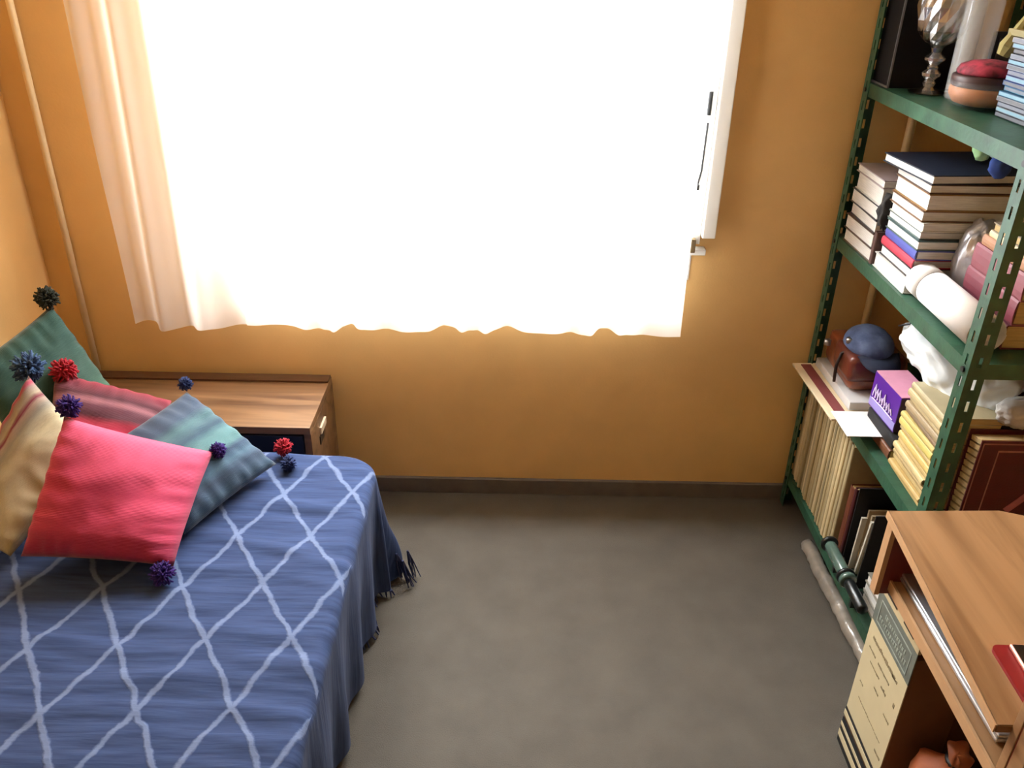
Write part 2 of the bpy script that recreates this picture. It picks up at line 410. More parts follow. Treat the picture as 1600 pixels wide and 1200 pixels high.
# longer knotted tassels at the far corner that reach the floor
for k, (dx, dy) in enumerate(((.0, .0), (.022, -.03), (-.02, .018), (.03, .015))):
    bm = bmesh.new(); b0 = Vector((-.325 + dx, 1.93 + dy, .10)) - off
    for j in range(9):
        e = b0 + Vector((.022 + rnd.uniform(-.015, .02), rnd.uniform(-.02, .015), -.092))
        tube(bm, [b0, (b0 + e) / 2 + Vector((rnd.uniform(-.006, .006), rnd.uniform(-.006, .006), 0)), e], [.003, .0022, .0014], 5)
    obj('corner_tassel', bm, FR, sp)

# ---------------------------------------------------------------- cabinet at the bed's foot end
CABW = wood('walnut_veneer', (142, 108, 76), (90, 62, 42), .38, 0, ring=16)
CABD = mat('navy_door', (26, 28, 48), .45, .1, 12)
cab = thing('bedside_cabinet', 'low walnut cabinet with a navy door under the window behind the bed', 'cabinet', (-.98, 2.225, 0))
def cl(bm):
    for v in bm.verts: v.co -= Vector((-.98, 2.225, 0))
    return bm
obj('cabinet_top', cl(B(-1.395, -.572, 2.060, 2.376, .418, .441, bev=.002)), CABW, cab)
obj('side_panel', cl(B(-.592, -.572, 2.064, 2.376, 0, .4175)), CABW, cab)
obj('side_panel', cl(B(-1.395, -1.375, 2.064, 2.376, 0, .4175)), CABW, cab)
obj('back_rail', cl(B(-1.392, -.574, 2.330, 2.374, .4415, .4475, bev=.001)), mat('dark_walnut', (96, 66, 46), .5, .12, 18, stretch=(1, 6, 6)), cab)
obj('bottom_panel', cl(B(-1.3745, -.5925, 2.068, 2.37, .02, .038)), CABW, cab)
obj('back_panel', cl(B(-1.3745, -.5925, 2.362, 2.372, .04, .4175)), CABW, cab)
for a, b in ((-1.373, -.985), (-.981, -.594)):
    d = obj('door', cl(B(a, b, 2.058, 2.074, .042, .414, bev=.002)), CABD, cab)
    hx = b - .03 if a < -1.2 else a + .03
    bm = bmesh.new(); tube(bm, [(hx, 2.058, .25), (hx, 2.040, .25), (hx, 2.040, .33), (hx, 2.058, .33)], .004, 8)
    obj('handle', cl(bm), CHROME, d)
bm = cl(B(-.573, -.566, 2.165, 2.235, .355, .378, bev=.002))
obj('side_pull', bm, mat('pale_metal_pull', (226, 205, 176), .35, .04, 20), cab, label='small pale recessed pull on the cabinet side')
bm = cl(B(-.573, -.569, 2.155, 2.205, .325, .352, bev=.001)); obj('pull_recess', bm, DARKM, cab)

# ---------------------------------------------------------------- cushions
def pompom(loc, r, material, parent, seed=1, label=None, tail=True, up=0.3):
    q = random.Random(seed); bm = bmesh.new()
    for k in range(170):
        d = Vector((q.gauss(0, 1), q.gauss(0, 1), q.gauss(0, 1))).normalized()
        L = r * q.uniform(.8, 1.12); side = d.cross(Vector((q.gauss(0, 1), q.gauss(0, 1), q.gauss(0, 1)))).normalized() * r
        e = d * L + side * q.uniform(.1, .35); mid = d * L * .62 + side * q.uniform(-.1, .1)
        tube(bm, [d * r * .1, mid, e], [r * .12, r * .11, r * .07], 4)
    o = obj('tassel', bm, material, parent, True, loc=loc, label=label)
    return o
def cushion(label, corners, thick, material, group='cushions heaped on the bed', seed=0, uvrot=0, puff=1.0, sag=0.0, floor=.43):
    c = [Vector(p) for p in corners]     # order: left-bottom, right-bottom, right-top, left-top
    ctr = sum(c, Vector()) / 4; root = thing('cushion', label, 'cushion', (ctr.x, ctr.y, min(p.z for p in c)), group=group)
    o0 = root.location.copy(); n = 34; bm = bmesh.new(); uv = bm.loops.layers.uv.new('UVMap')
    nrm = (c[1] - c[0]).cross(c[3] - c[0]).normalized()
    if nrm.y > 0: nrm = -nrm
    sides = []
    for sd in (1, -1):
        g = []
        for j in range(n + 1):
            row = []
            for i in range(n + 1):
                a, b = i / n, j / n
                if sd == -1 and (i in (0, n) or j in (0, n)):
                    row.append(sides[0][j][i]); continue
                A, Bq = 2 * a - 1, 2 * b - 1
                # pin-cushion outline: edges bow in between the corners
                ea = 1 - .035 * (1 - Bq * Bq) * abs(A) ** 3; eb = 1 - .035 * (1 - A * A) * abs(Bq) ** 3
                aa, bb = (A * ea + 1) / 2, (Bq * eb + 1) / 2
                p = c[0] * (1 - aa) * (1 - bb) + c[1] * aa * (1 - bb) + c[2] * aa * bb + c[3] * (1 - aa) * bb
                h = max(0., (1 - A * A) * (1 - Bq * Bq)) ** .40 * (1 - .18 * Bq * sag * 5)
                wr = .012 * noise.noise(Vector((a * 3 + seed, b * 3, seed))) * h
                m_ = max(abs(A), abs(Bq))
                al = (a if abs(Bq) > abs(A) else b)
                wr += .007 * math.sin(al * 46 + seed + 4 * noise.noise(Vector((al * 4, seed, 0)))) * max(0, m_ - .45) * min(1, h * 2.2)
                wr += .005 * (1 - 2 * abs(noise.noise(Vector((a * 5, b * 5 + 3, seed + 7))))) * h
                p = p + nrm * sd * (thick * h + (wr if sd > 0 else 0))
                p.z -= sag * h * (1 - abs(Bq)) * .5
                if p.z < floor: p.z = floor
                row.append(bm.verts.new(p - o0))
            g.append(row)
        sides.append(g)
        for j in range(n):
            for i in range(n):
                q = (g[j][i], g[j][i + 1], g[j + 1][i + 1], g[j + 1][i]); k = [(i, j), (i + 1, j), (i + 1, j + 1), (i, j + 1)]
                if sd < 0: q = q[::-1]; k = k[::-1]
                try: fc = bm.faces.new(q)
                except ValueError: continue
                for l, (x, y) in zip(fc.loops, k): l[uv].uv = (x / n, y / n)
    obj('cover', bm, material, root, True)
    # seam piping
    bm = bmesh.new()
    pts = []
    for i in range(n): pts.append(sides[0][0][i])
    return root, o0
PINK = stripes('pink_woven', [(0, (161, 27, 68)), (.16, (174, 36, 77)), (.24, (198, 53, 92)), (.5, (207, 60, 99)), (.55, (196, 49, 90)), (.7, (213, 68, 106)), (1, (217, 77, 114))], axis=1)
TEAL = stripes('teal_woven', [(0, (44, 58, 80)), (.22, (52, 72, 96)), (.30, (80, 116, 122)), (.42, (44, 74, 94)), (.50, (84, 126, 130)), (.62, (86, 130, 132)), (.68, (34, 62, 92)), (.76, (72, 104, 126)), (.84, (44, 64, 90)), (1, (58, 88, 112))], axis=0)
CREAM = stripes('cream_woven', [(0, (132, 123, 103)), (.08, (172, 52, 79)), (.13, (154, 132, 123)), (.2, (179, 163, 137)), (.25, (132, 35, 61)), (.28, (176, 149, 132)), (.36, (149, 140, 123)), (.5, (200, 186, 149)), (.8, (207, 195, 158)), (1, (188, 172, 132))], axis=0)
RED = stripes('crimson_striped', [(0, (187, 22, 66)), (.38, (198, 23, 71)), (.52, (156, 12, 46)), (.58, (77, 16, 36)), (.68, (88, 27, 46)), (.74, (161, 101, 110)), (.80, (80, 20, 38)), (.92, (119, 22, 44)), (1, (156, 22, 51))], axis=1)
GRN = stripes('green_woven', [(0, (57, 97, 76)), (.3, (67, 108, 83)), (.5, (44, 80, 67)), (.75, (38, 76, 67)), (1, (32, 73, 62))], axis=1)
YP = mat('purple_yarn', (62, 30, 122), .9, .2, 60); YR_ = mat('red_yarn', (190, 30, 50), .9, .2, 60)
YN = mat('navy_yarn', (44, 60, 110), .9, .2, 60); YD = mat('dark_yarn', (48, 52, 40), .9, .2, 60); YB_ = mat('slate_blue_yarn', (60, 88, 128), .9, .2, 60)

r, o0 = cushion('dark green cushion with a shaggy top tassel leaning on the left wall', [(-1.17, 1.74, .47), (-1.03, 2.00, .47), (-1.225, 2.07, .80), (-1.345, 1.84, .72)], .06, GRN, seed=5)
pompom(Vector((-1.225, 2.06, .825)) - o0, .030, YD, r, 3, label='dark frayed tassel at the top corner'); pompom(Vector((-1.16, 1.80, .755)) - o0, .036, YB_, r, 4, label='blue shaggy tassel')
r, o0 = cushion('crimson cushion with maroon stripes, behind the pink one', [(-1.12, 1.68, .53), (-.86, 1.70, .49), (-.90, 1.95, .585), (-1.17, 1.915, .683)], .05, RED, seed=9)
pompom(Vector((-1.135, 1.90, .695)) - o0, .032, YR_, r, 5, label='crimson tassel')
r, o0 = cushion('cream cushion with thin red stripes at the left edge of the bed', [(-1.265, 1.53, .47), (-1.105, 1.468, .455), (-.985, 1.70, .60), (-1.113, 1.72, .775)], .042, CREAM, seed=13)
r, o0 = cushion('teal and slate blue striped cushion standing on a corner', [(-.965, 1.62, .62), (-.754, 1.568, .445), (-.613, 1.855, .455), (-.833, 1.90, .64)], .05, TEAL, seed=21)
pompom(Vector((-.840, 1.915, .655)) - o0, .018, YN, r, 6); pompom(Vector((-.585, 1.868, .448)) - o0, .020, YN, r, 7)
pompom(Vector((-.612, 1.925, .462)) - o0, .024, YR_, r, 8, label='crimson tassel')
r, o0 = cushion('bright pink cushion with purple tassels in front of the heap', [(-1.065, 1.445, .475), (-.735, 1.445, .455), (-.723, 1.735, .566), (-.998, 1.625, .724)], .072, PINK, seed=31)
pompom(Vector((-.99, 1.64, .742)) - o0, .026, YP, r, 9, label='purple tassel'); pompom(Vector((-.716, 1.745, .566)) - o0, .020, YP, r, 10, label='purple tassel')
pompom(Vector((-.752, 1.425, .452)) - o0, .026, YP, r, 11, label='purple tassel')

# ---------------------------------------------------------------- steel rack
X0, X1, Y0, Y1 = .92, 1.30, 1.53, 2.372
SH = (1.360, .943, .531, .122)
rack = thing('shelf_rack', 'green slotted steel shelf rack standing along the right wall', 'shelving', ((X0 + X1) / 2, (Y0 + Y1) / 2, 0))
ro = rack.location.copy()
def rl(bm):
    for v in bm.verts: v.co -= ro
    return bm
def flange(bm, ax, p0, p1, fixed, th, z0=0, z1=2.0, pitch=.0505):
    """one slotted flange: two rails and the rungs between the slots, as one slab with real holes"""
    lo, hi = min(p0, p1), max(p0, p1); wdt = hi - lo; a, b = lo + wdt * .40, lo + wdt * .60
    def bx(q0, q1, za, zb):
        if ax == 'y': box(bm, min(fixed, fixed + th), max(fixed, fixed + th), q0, q1, za, zb)
        else: box(bm, q0, q1, min(fixed, fixed + th), max(fixed, fixed + th), za, zb)
    bx(lo, a, z0, z1); bx(b, hi, z0, z1)
    z = z0
    while z < z1:
        bx(a, b, z, min(z1, z + pitch * .52)); z += pitch
for (cx, cy, dx, dy) in ((X0, Y0, 1, 1), (X0, Y1, 1, -1), (X1, Y0, -1, 1), (X1, Y1, -1, -1)):
    bm = bmesh.new()
    flange(bm, 'y', cy, cy + dy * .036, cx, dx * .002)
    flange(bm, 'x', cx + dx * .002, cx + dx * .038, cy, dy * .002)
    obj('post', rl(bm), GREEN, rack)
for z in SH:
    bm = bmesh.new(); a, b, c_, d = X0 + .0025, X1 - .0025, Y0 + .0025, Y1 - .0025
    box(bm, a, b, c_, d, z - .002, z)
    box(bm, a, a + .0015, c_, d, z - .034, z - .002); box(bm, b - .0015, b, c_, d, z - .034, z - .002)
    box(bm, a, b, c_, c_ + .0015, z - .034, z - .002); box(bm, a, b, d - .0015, d, z - .034, z - .002)
    box(bm, a + .0015, a + .010, c_, d, z - .034, z - .0325)
    s = obj('shelf', rl(bm), GREEN, rack)
    bm = bmesh.new()
    bm.free()
    for yy in (Y0 + .018, Y1 - .018):
        bm = bmesh.new(); tube(bm, [(X0 - .004, yy, z - .018), (X0 + .006, yy, z - .018)], .0062, 8)
        obj('bolt', rl(bm), DARKM, s)

# ---------------------------------------------------------------- books
BOOK = {}
def book_meshes(T, D, L, hard):
    """lying book: thickness T in z, depth D in x (fore-edge at x=0, spine at x=D), length L in y"""
    key = (round(T, 4), round(D, 3), round(L, 3), hard)
    if key in BOOK: return BOOK[key]
    c = .0026 if hard else .001; e = .003 if hard else .0005
    bm = bmesh.new()
    box(bm, 0, D, 0, L, 0, c); box(bm, 0, D, 0, L, T - c, T)
    # rounded spine
    n = 5; pr = []
    for k in range(n + 1):
        a = -PI / 2 + PI * k / n; pr.append((D + .004 * math.cos(a), T / 2 + (T / 2) * math.sin(a)))
    v0 = [bm.verts.new((x, 0, z)) for x, z in pr]; v1 = [bm.verts.new((x, L, z)) for x, z in pr]
    w0 = [bm.verts.new((x - .003, 0, min(max(z, c), T - c))) for x, z in pr]; w1 = [bm.verts.new((x - .003, L, min(max(z, c), T - c))) for x, z in pr]
    for k in range(n):
        bm.faces.new((v0[k], v1[k], v1[k + 1], v0[k + 1])); bm.faces.new((w0[k], w0[k + 1], w1[k + 1], w1[k]))
        bm.faces.new((v0[k], v0[k + 1], w0[k + 1], w0[k])); bm.faces.new((v1[k], w1[k], w1[k + 1], v1[k + 1]))
    me = bpy.data.meshes.new('cover'); bm.to_mesh(me); bm.free()
    bm = bmesh.new(); box(bm, e, D - .0035, e, L - e, c + .0001, T - c - .0001)
    mp_ = bpy.data.meshes.new('pages'); bm.to_mesh(mp_); bm.free()
    BOOK[key] = (me, mp_); return BOOK[key]
def book(label, loc, T, D, L, cover, pages=PAGE, rot=(0, 0, 0), group=None, hard=True, name='book', cat='book', mirror=False):
    """mirror=True puts the spine toward the room instead of the fore-edge"""
    r = thing(name, label, cat, loc, rot, group)
    me, mp_ = book_meshes(T, D, L, hard)
    for nm, src, mt in (('cover', me, cover), ('pages', mp_, pages)):
        o = bpy.data.objects.new(nm, src.copy() if not src.materials or src.materials[0] != mt else src); C.objects.link(o); o.parent = r
        if not o.data.materials: o.data.materials.append(mt)
        else: o.data.materials[0] = mt
        if mirror: o.location = (D, L, 0); o.rotation_euler = (0, 0, PI)
    return r
ORD = ['topmost', 'second', 'third', 'fourth', 'fifth', 'sixth', 'seventh', 'eighth', 'ninth', 'tenth', 'eleventh', 'twelfth', 'thirteenth', 'fourteenth', 'fifteenth', 'sixteenth', 'seventeenth', 'eighteenth', 'nineteenth', 'twentieth', 'twenty-first', 'twenty-second', 'twenty-third', 'twenty-fourth', 'twenty-fifth', 'twenty-sixth']
def cov(rgb, rough=.5):
    return mat('cover_%d_%d_%d' % rgb, rgb, rough, .06, 25)
def stack(x, y0, z, items, where, group, pages=PAGE, L=.2, jit=.006, mirror=False, kind='book', cat='book'):
    """items bottom to top: (thickness, colour rgb, colour word[, L, D, dx, dy])"""
    n = len(items)
    for k, it in enumerate(items):
        T, rgb, word = it[:3]; o = it[3] if len(it) > 3 else {}
        pos = ORD[n - 1 - k] if n - 1 - k else 'topmost'
        rz = o.get('rz', rnd.uniform(-1, 1) * .02)
        if word == 'white': lab = '%s book, white-edged, %s' % (pos, where)
        else: lab = '%s %s, %s, %s' % (pos, kind, word, where)
        book(lab, (x + o.get('dx', rnd.uniform(-jit, jit)), y0 + o.get('dy', rnd.uniform(-jit, jit)), z), T - .0005, o.get('D', .15), o.get('L', L),
             cov(rgb), o.get('pages', pages), (0, 0, rz), group, o.get('hard', True), mirror=o.get('mirror', mirror), cat=cat)
        z += T
    return z
# second shelf, far stack: white page edges toward the room
z1 = SH[1] + .001
stack(.930, 2.130, z1, [(.036, (120, 104, 90), 'with brown covers'), (.040, (92, 70, 60), 'with dark brown covers'), (.034, (70, 64, 66), 'with grey covers'),
      (.038, (60, 56, 60), 'with charcoal covers'), (.046, (226, 224, 220), 'thick and white-covered', dict(D=.14)), (.022, (176, 160, 160), 'slim with a mauve grey cover')],
      'in the window-side stack, second shelf', 'books stacked by the window on the second shelf', L=.19)
# second shelf, middle stack
stack(.935, 1.905, z1, [(.038, (224, 222, 216), 'thick and white', dict(L=.20)), (.026, (66, 60, 60), 'with dark covers'), (.022, (198, 62, 84), 'with a red pictured spine', dict(mirror=True)),
      (.024, (84, 92, 176), 'with a blue and violet pictured spine', dict(mirror=True)), (.024, (74, 96, 96), 'with teal covers'), (.020, (96, 110, 110), 'with grey covers'), (.022, (226, 220, 206), 'cream'),
      (.026, (120, 86, 60), 'with brown covers', dict(D=.20)), (.040, (150, 112, 66), 'with ochre covers', dict(D=.22)), (.022, (86, 60, 48), 'with dark brown covers', dict(D=.22)), (.022, (28, 34, 52), 'with a large navy cover', dict(D=.24, L=.23, rz=.10, dx=.0))],
      'in the tall middle stack, second shelf', 'books in the middle stack of the second shelf', L=.185)
# brown book standing between the two stacks
book('brown book standing upright between the two white-edged stacks on the second shelf', (.932, 2.126, z1), .016, .14, .085, cov((92, 62, 56)), rot=(PI / 2, 0, 0), mirror=True)
bm = blob((0, 0, 0), (.022, .014, .045), 3, .5, 3, 3)
tag(obj('pouch', bm, mat('charcoal_knit', (62, 60, 60), .9, .15, 60), smooth=True, loc=(.944, 2.112, z1 + .14)), 'crumpled charcoal pouch wedged between the white-edged stacks', 'pouch')
# burgundy volumes
stack(1.022, 1.60, z1, [(.055, (104, 44, 58), 'thick, burgundy', dict(L=.215, D=.17, mirror=True)), (.055, (128, 62, 74), 'thick, rose burgundy', dict(L=.215, D=.17, mirror=True)), (.056, (138, 74, 84), 'thick, pale burgundy', dict(L=.21, D=.17, mirror=True)),
      (.024, (176, 128, 96), 'tan', dict(L=.19, D=.15, mirror=True)), (.016, (226, 204, 160), 'cream', dict(L=.175, D=.14, mirror=True)), (.020, (150, 134, 112), 'beige with speckled edges', dict(L=.165, D=.15))],
      'in the near-post stack, second shelf', 'burgundy volumes beside the near post', pages=PAGEY)
# dark books deeper on the second shelf
stack(1.125, 1.828, z1, [(.07, (26, 24, 30), 'black'), (.06, (30, 30, 42), 'dark navy')], 'in the rear pile behind the silver bag', 'dark books at the back of the second shelf', L=.20)
stack(1.205, 1.60, z1 + .0, [(.06, (24, 22, 26), 'black', dict(D=.085)), (.06, (34, 28, 30), 'near black', dict(D=.085)), (.055, (22, 22, 26), 'black', dict(D=.085)), (.045, (120, 88, 60), 'brown', dict(D=.085)), (.03, (30, 26, 26), 'black', dict(D=.085))],
      'in the pile against the wall behind the burgundy volumes', 'books against the wall on the second shelf', L=.15)
# red pot, blue and green trinkets on top of the middle stack
ztop = 1.245
tag(obj('felt_ornament', blob((0, 0, 0), (.020, .022, .030), 2, .25, 2, 3), mat('pale_green_felt', (168, 216, 160), .9, .1, 40), smooth=True, loc=(1.03, 1.905, ztop + .048)), 'pale green felt ornament on the navy book under the top shelf', 'ornament')
tag(obj('felt_ornament', blob((0, 0, 0), (.022, .024, .026), 4, .25, 2, 3), mat('blue_felt', (50, 76, 150), .9, .1, 40), smooth=True, loc=(1.05, 1.855, ztop + .018)), 'deep blue felt ornament on the navy book under the top shelf', 'ornament')
bm = bmesh.new(); box(bm, -.03, .03, -.02, .02, 0, .05, bev=.003)
tag(obj('felt_ornament', blob((0, 0, 0), (.020, .024, .022), 6, .25, 2, 3), mat('crimson_felt', (170, 40, 66), .9, .1, 40), smooth=True, loc=(1.235, 1.70, z1 + .272)), 'crimson felt ornament on the books against the wall, second shelf', 'ornament')
tag(obj('storage_tin', bm, mat('grey_blue_tin', (112, 132, 142), .4, .05, 20), loc=(1.14, 2.02, ztop + .002)), 'grey blue tin on the books below the top shelf', 'tin')
# silver bag
SILV = mat('silver_foil', (196, 194, 200), .3, .08, 20, .6, 40, metal=.55)
bm = blob((0, 0, 0), (.044, .046, .105), 11, .22, 2.2, 4, flat=-.086, crease=True)
tag(obj('foil_bag', bm, SILV, smooth=True, loc=(1.062, 1.868, z1 + .087)), 'crumpled silver grey foil bag between middle stack and burgundy volumes', 'bag')
# two white paper rolls at the front of the second shelf
PAP = mat('white_paper', (238, 234, 230), .8, .03, 20, .2, 20)
def roll(label, y0, y1, x, z, r):
    t = thing('paper_roll', label, 'paper roll', (x, y0, z), group='white paper rolls at the front of the second shelf')
    bm = bmesh.new(); n = 36; L = y1 - y0
    prof = []
    for k in range(n * 2 + 1):      # spiral wound sheet
        a = 2 * PI * k / n; rr = r - .004 * (1 - k / (n * 2)) ; prof.append((rr * math.cos(a), rr * math.sin(a)))
    A = [bm.verts.new((x_, 0, z_)) for x_, z_ in prof]; Bq = [bm.verts.new((x_, L, z_)) for x_, z_ in prof]
    for k in range(len(prof) - 1): bm.faces.new((A[k], A[k + 1], Bq[k + 1], Bq[k]))
    o = obj('sheet', bm, PAP, t, True, recalc=False)
    md = o.modifiers.new('thickness', 'SOLIDIFY'); md.thickness = .0008
    bm = bmesh.new(); tube(bm, [(0, .01, 0), (0, L - .01, 0)], r * .55, 20); obj('core', bm, PAP, t, True)
    return t
roll('longer white paper roll lying by the near post on the second shelf', 1.585, 1.835, 0.968, z1 + .0415, .0405)
roll('shorter white paper roll beside the middle stack on the second shelf', 1.838, 1.90, 0.968, z1 + .0415, .0405)

# ---------------------------------------------------------------- top shelf
z0 = SH[0] + .001
sp_ = thing('speaker', 'tall black box speaker with grey edges at the window end of the top shelf', 'speaker', (1.035, 2.310, z0))
obj('cabinet', B(-.098, .10, -.055, .055, 0, .36, bev=.002), mat('black_lacquer', (7, 7, 13), .9, .1, 20), sp_)
bm = bmesh.new()
box(bm, -.1025, -.0982, -.0585, -.0535, 0, .36); box(bm, -.1025, -.0982, -.0535, .055, 0, .005)
obj('edge_trim', bm, mat('grey_trim', (98, 98, 104), .4, .05, 30), sp_)
CRY = glassy('cut_crystal')
nt_ = CRY.node_tree; gl = nt_.nodes.new('ShaderNodeBsdfGlossy'); gl.inputs['Roughness'].default_value = .22; mxs = nt_.nodes.new('ShaderNodeMixShader'); mxs.inputs[0].default_value = .42
nt_.links.new(nt_.nodes['Principled BSDF'].outputs[0], mxs.inputs[1]); nt_.links.new(gl.outputs[0], mxs.inputs[2]); nt_.links.new(mxs.outputs[0], nt_.nodes['Material Output'].inputs[0])
gob = thing('crystal_goblet', 'cut crystal goblet with a beaded stem in front of the black speaker', 'goblet', (1.008, 2.192, z0))
bm = lathe([(.043, .0), (.045, .003), (.02, .008), (.012, .016), (.016, .024), (.010, .030), (.021, .040), (.022, .047), (.012, .056), (.013, .060), (.010, .064), (.023, .076), (.024, .082), (.011, .094), (.014, .104), (.02, .112)], 12)
obj('stem', bm, CRY, gob)
bm = bmesh.new(); n = 20; prof = [(.018, .112), (.034, .122), (.047, .140), (.056, .165), (.060, .195), (.061, .24), (.057, .24), (.056, .195), (.051, .166), (.042, .144), (.026, .128), (.004, .122)]
rings = []
for q, (r_, z_) in enumerate(prof):
    rings.append([bm.verts.new(((r_ + (.005 if (k + q) % 2 and q < 6 else 0)) * math.cos(2 * PI * k / n), (r_ + (.005 if (k + q) % 2 and q < 6 else 0)) * math.sin(2 * PI * k / n), z_)) for k in range(n)])
for a, b in zip(rings, rings[1:]):
    for k in range(n): bm.faces.new((a[k], a[(k + 1) % n], b[(k + 1) % n], b[k]))
bm.faces.new(rings[0][::-1]); bm.faces.new(rings[-1])
obj('bowl', bm, CRY, gob)
vase = thing('glass_vase', 'tall straight clear glass vase behind the lidded pot on top shelf', 'vase', (1.058, 2.116, z0))
bm = lathe([(.037, 0), (.039, .004), (.040, .1), (.043, .3), (.040, .3), (.037, .1), (.035, .012), (.001, .012)], 28)
obj('body', bm, thin('clear_glass_sheet', (.9, .92, .93), .25, .05), vase, True)
pot = thing('glass_jar', 'squat round jar of orange powder with a red and dark lid on the top shelf', 'jar', (1.045, 1.998, z0))
bm = lathe([(.045, 0), (.066, .008), (.077, .028), (.078, .045), (.072, .058), (.070, .060), (.074, .045), (.073, .028), (.062, .011), (.001, .005)], 32)
obj('glass_body', bm, thin('jar_glass', (.9, .93, .95), .07, .03), pot, True)
bm = lathe([(.040, .006), (.060, .012), (.071, .028), (.072, .040), (.070, .046)], 32)
obj('contents', bm, mat('amber_fill', (186, 108, 28), .6, .12, 30), pot, True)
bm = lathe([(.069, .0465), (.072, .052), (.072, .068), (.066, .072)], 32)
obj('lower_lid', bm, mat('dark_brown_lid', (64, 34, 30), .5, .15, 30), pot, True)
bm = lathe([(.064, .0725), (.066, .078), (.060, .090), (.042, .098), (.018, .102), (.001, .103)], 32)
obj('lid_cloth', bm, mat('red_patterned_cloth', (186, 56, 78), .8, .1, 40, c2=(70, 24, 32)), pot, True, label='red patterned cloth over the lid')
# cd stack
CDC = mat('clear_case', (176, 184, 196), .25, .05, 30); cols = [(40, 44, 58), (120, 122, 130), (60, 66, 84), (150, 152, 160), (50, 96, 130), (70, 130, 160), (60, 84, 140), (120, 128, 170), (80, 90, 130), (150, 160, 178), (66, 74, 96), (140, 146, 158), (52, 56, 66), (120, 124, 134), (160, 160, 164)]
zz = z0
for k in range(15):
    t = thing('disc_case', '%s disc case in the leaning stack at the near end of the top shelf' % (ORD[14 - k]).capitalize(), 'disc case', (1.035 + rnd.uniform(-.003, .003), 1.765 + rnd.uniform(-.003, .003), zz), rnd.uniform(-.02, .02), 'disc cases stacked on the top shelf')
    obj('case', B(0, .125, 0, .142, .0003, .0100, bev=.0008), cov(cols[k], .3), t)
    obj('spine_card', B(-.0008, -.0001, .004, .138, .0022, .0085), cov(tuple(min(255, int(v * .6 + 90)) for v in cols[(k * 5) % 15]), .5), t)
    zz += .0106
tag(obj('paper_folder', B(-.004, .15, -.07, .11, 0, .012), cov((150, 138, 96)), loc=(1.04, 1.835, zz + .001)), 'flat khaki folder lying on top of the disc cases', 'folder')
# khaki paper cone / fan
bm = bmesh.new(); tube(bm, [(0, 0, 0), (.006, -.003, .018), (.016, -.007, .048), (.030, -.012, .085), (.040, -.016, .112)], [.013, .020, .013, .008, .005], 9)
o = obj('paper_cone', bm, mat('khaki_paper', (170, 156, 96), .8, .12, 30), smooth=False, loc=(1.035, 1.942, z0 + .118))
tag(o, 'khaki folded paper cone lying across the jar lid beside the disc cases', 'paper cone')
fr = thing('picture_frame', 'small dark framed picture leaning at the back of the top shelf', 'picture frame', (1.17, 2.10, z0), (0, 0, -.15))
obj('frame', B(-.075, .075, 0, .012, 0, .15, bev=.002), BLACK, fr); obj('picture', B(-.062, .062, -.002, -.0002, .014, .136), mat('dark_print', (60, 52, 46), .5, .2, 20), fr)
bm = blob((0, 0, 0), (.075, .10, .15), 17, .25, 2.0, 4, flat=-.14, crease=True)
tag(obj('plastic_bag', bm, mat('white_plastic', (236, 232, 228), .4, .03, 16, .3, 40), smooth=True, loc=(1.205, 1.985, z0 + .240)), 'bulging white plastic bag above the picture at the back of the top shelf', 'bag')
tag(obj('storage_box', B(-.075, .085, -.08, .10, 0, .0945, bev=.003), BLACK, loc=(1.21, 1.96, z0 + .0)), 'black flat box under the white bag on the top shelf', 'box')

# ---------------------------------------------------------------- third shelf
z2 = SH[2] + .001
# folders overhanging the shelf front
fd = thing('paper_folder', 'cream folder with a maroon band sticking out from the third shelf', 'folder', (.872, 2.00, z2), (0, 0, .03))
obj('cover', B(0, .25, 0, .34, 0, .006, bev=.001), mat('cream_card', (232, 214, 178), .7, .05, 20), fd)
obj('band', B(.022, .052, .012, .328, .0062, .0078), mat('maroon_band', (130, 62, 62), .7, .06, 20), fd)
tray = thing('plastic_case', 'flat clear plastic case full of white papers on the cream folder', 'case', (.932, 2.045, z2 + .0085), (0, 0, .02))
obj('papers', B(.006, .22, .008, .25, .002, .020), PAP, tray)
obj('case', B(0, .23, 0, .28, 0, .026, bev=.003), thin('cloudy_plastic', (.85, .87, .9), .38, .1), tray)
LEA = mat('tan_leather', (160, 88, 56), .4, .2, 14, .3, 60, coat=.3)
bag = thing('leather_bag', 'tan and brown leather shoulder bag beside the far post, third shelf', 'bag', (1.03, 2.215, z2 + .036))
bm = bmesh.new(); box(bm, -.085, .075, -.11, .115, 0, .098, bev=.022)
for v in bm.verts: v.co += Vector((noise.noise(v.co * 20), noise.noise(v.co * 17 + Vector((3, 0, 0))), 0)) * .006
obj('body', bm, LEA, bag, True)
bm = bmesh.new(); box(bm, -.096, .06, -.118, .02, .030, .106, bev=.016); obj('flap', bm, mat('dark_leather', (110, 48, 34), .4, .2, 14, .3, 60, coat=.3), bag, True)
bm = bmesh.new(); tube(bm, [(-.104, -.05, .0), (-.107, -.05, .05), (-.10, -.05, .09), (-.04, -.05, .116)], .0045, 6); obj('strap', bm, mat('dark_strap', (44, 22, 20), .6, .1, 30), bag, True)
bm = bmesh.new(); tube(bm, [(-.107, .045, .072), (-.107, .045, .088)], .010, 12); obj('buckle', bm, CHROME, bag, True)
cap = thing('denim_cap', 'faded blue denim cap lying on the leather bag', 'cap', (1.005, 2.175, z2 + .150), (.10, -.05, .1))
bm = bmesh.new(); bmesh.ops.create_uvsphere(bm, u_segments=28, v_segments=14, radius=1)
for v in bm.verts:
    v.co = Vector((v.co.x * .066, v.co.y * .078, max(v.co.z, -.05) * .052)); v.co.z += .003 * noise.noise(v.co * 50)
obj('crown', bm, mat('faded_denim', (110, 128, 168), .9, .2, 18, .4, 150, c2=(58, 70, 104)), cap, True)
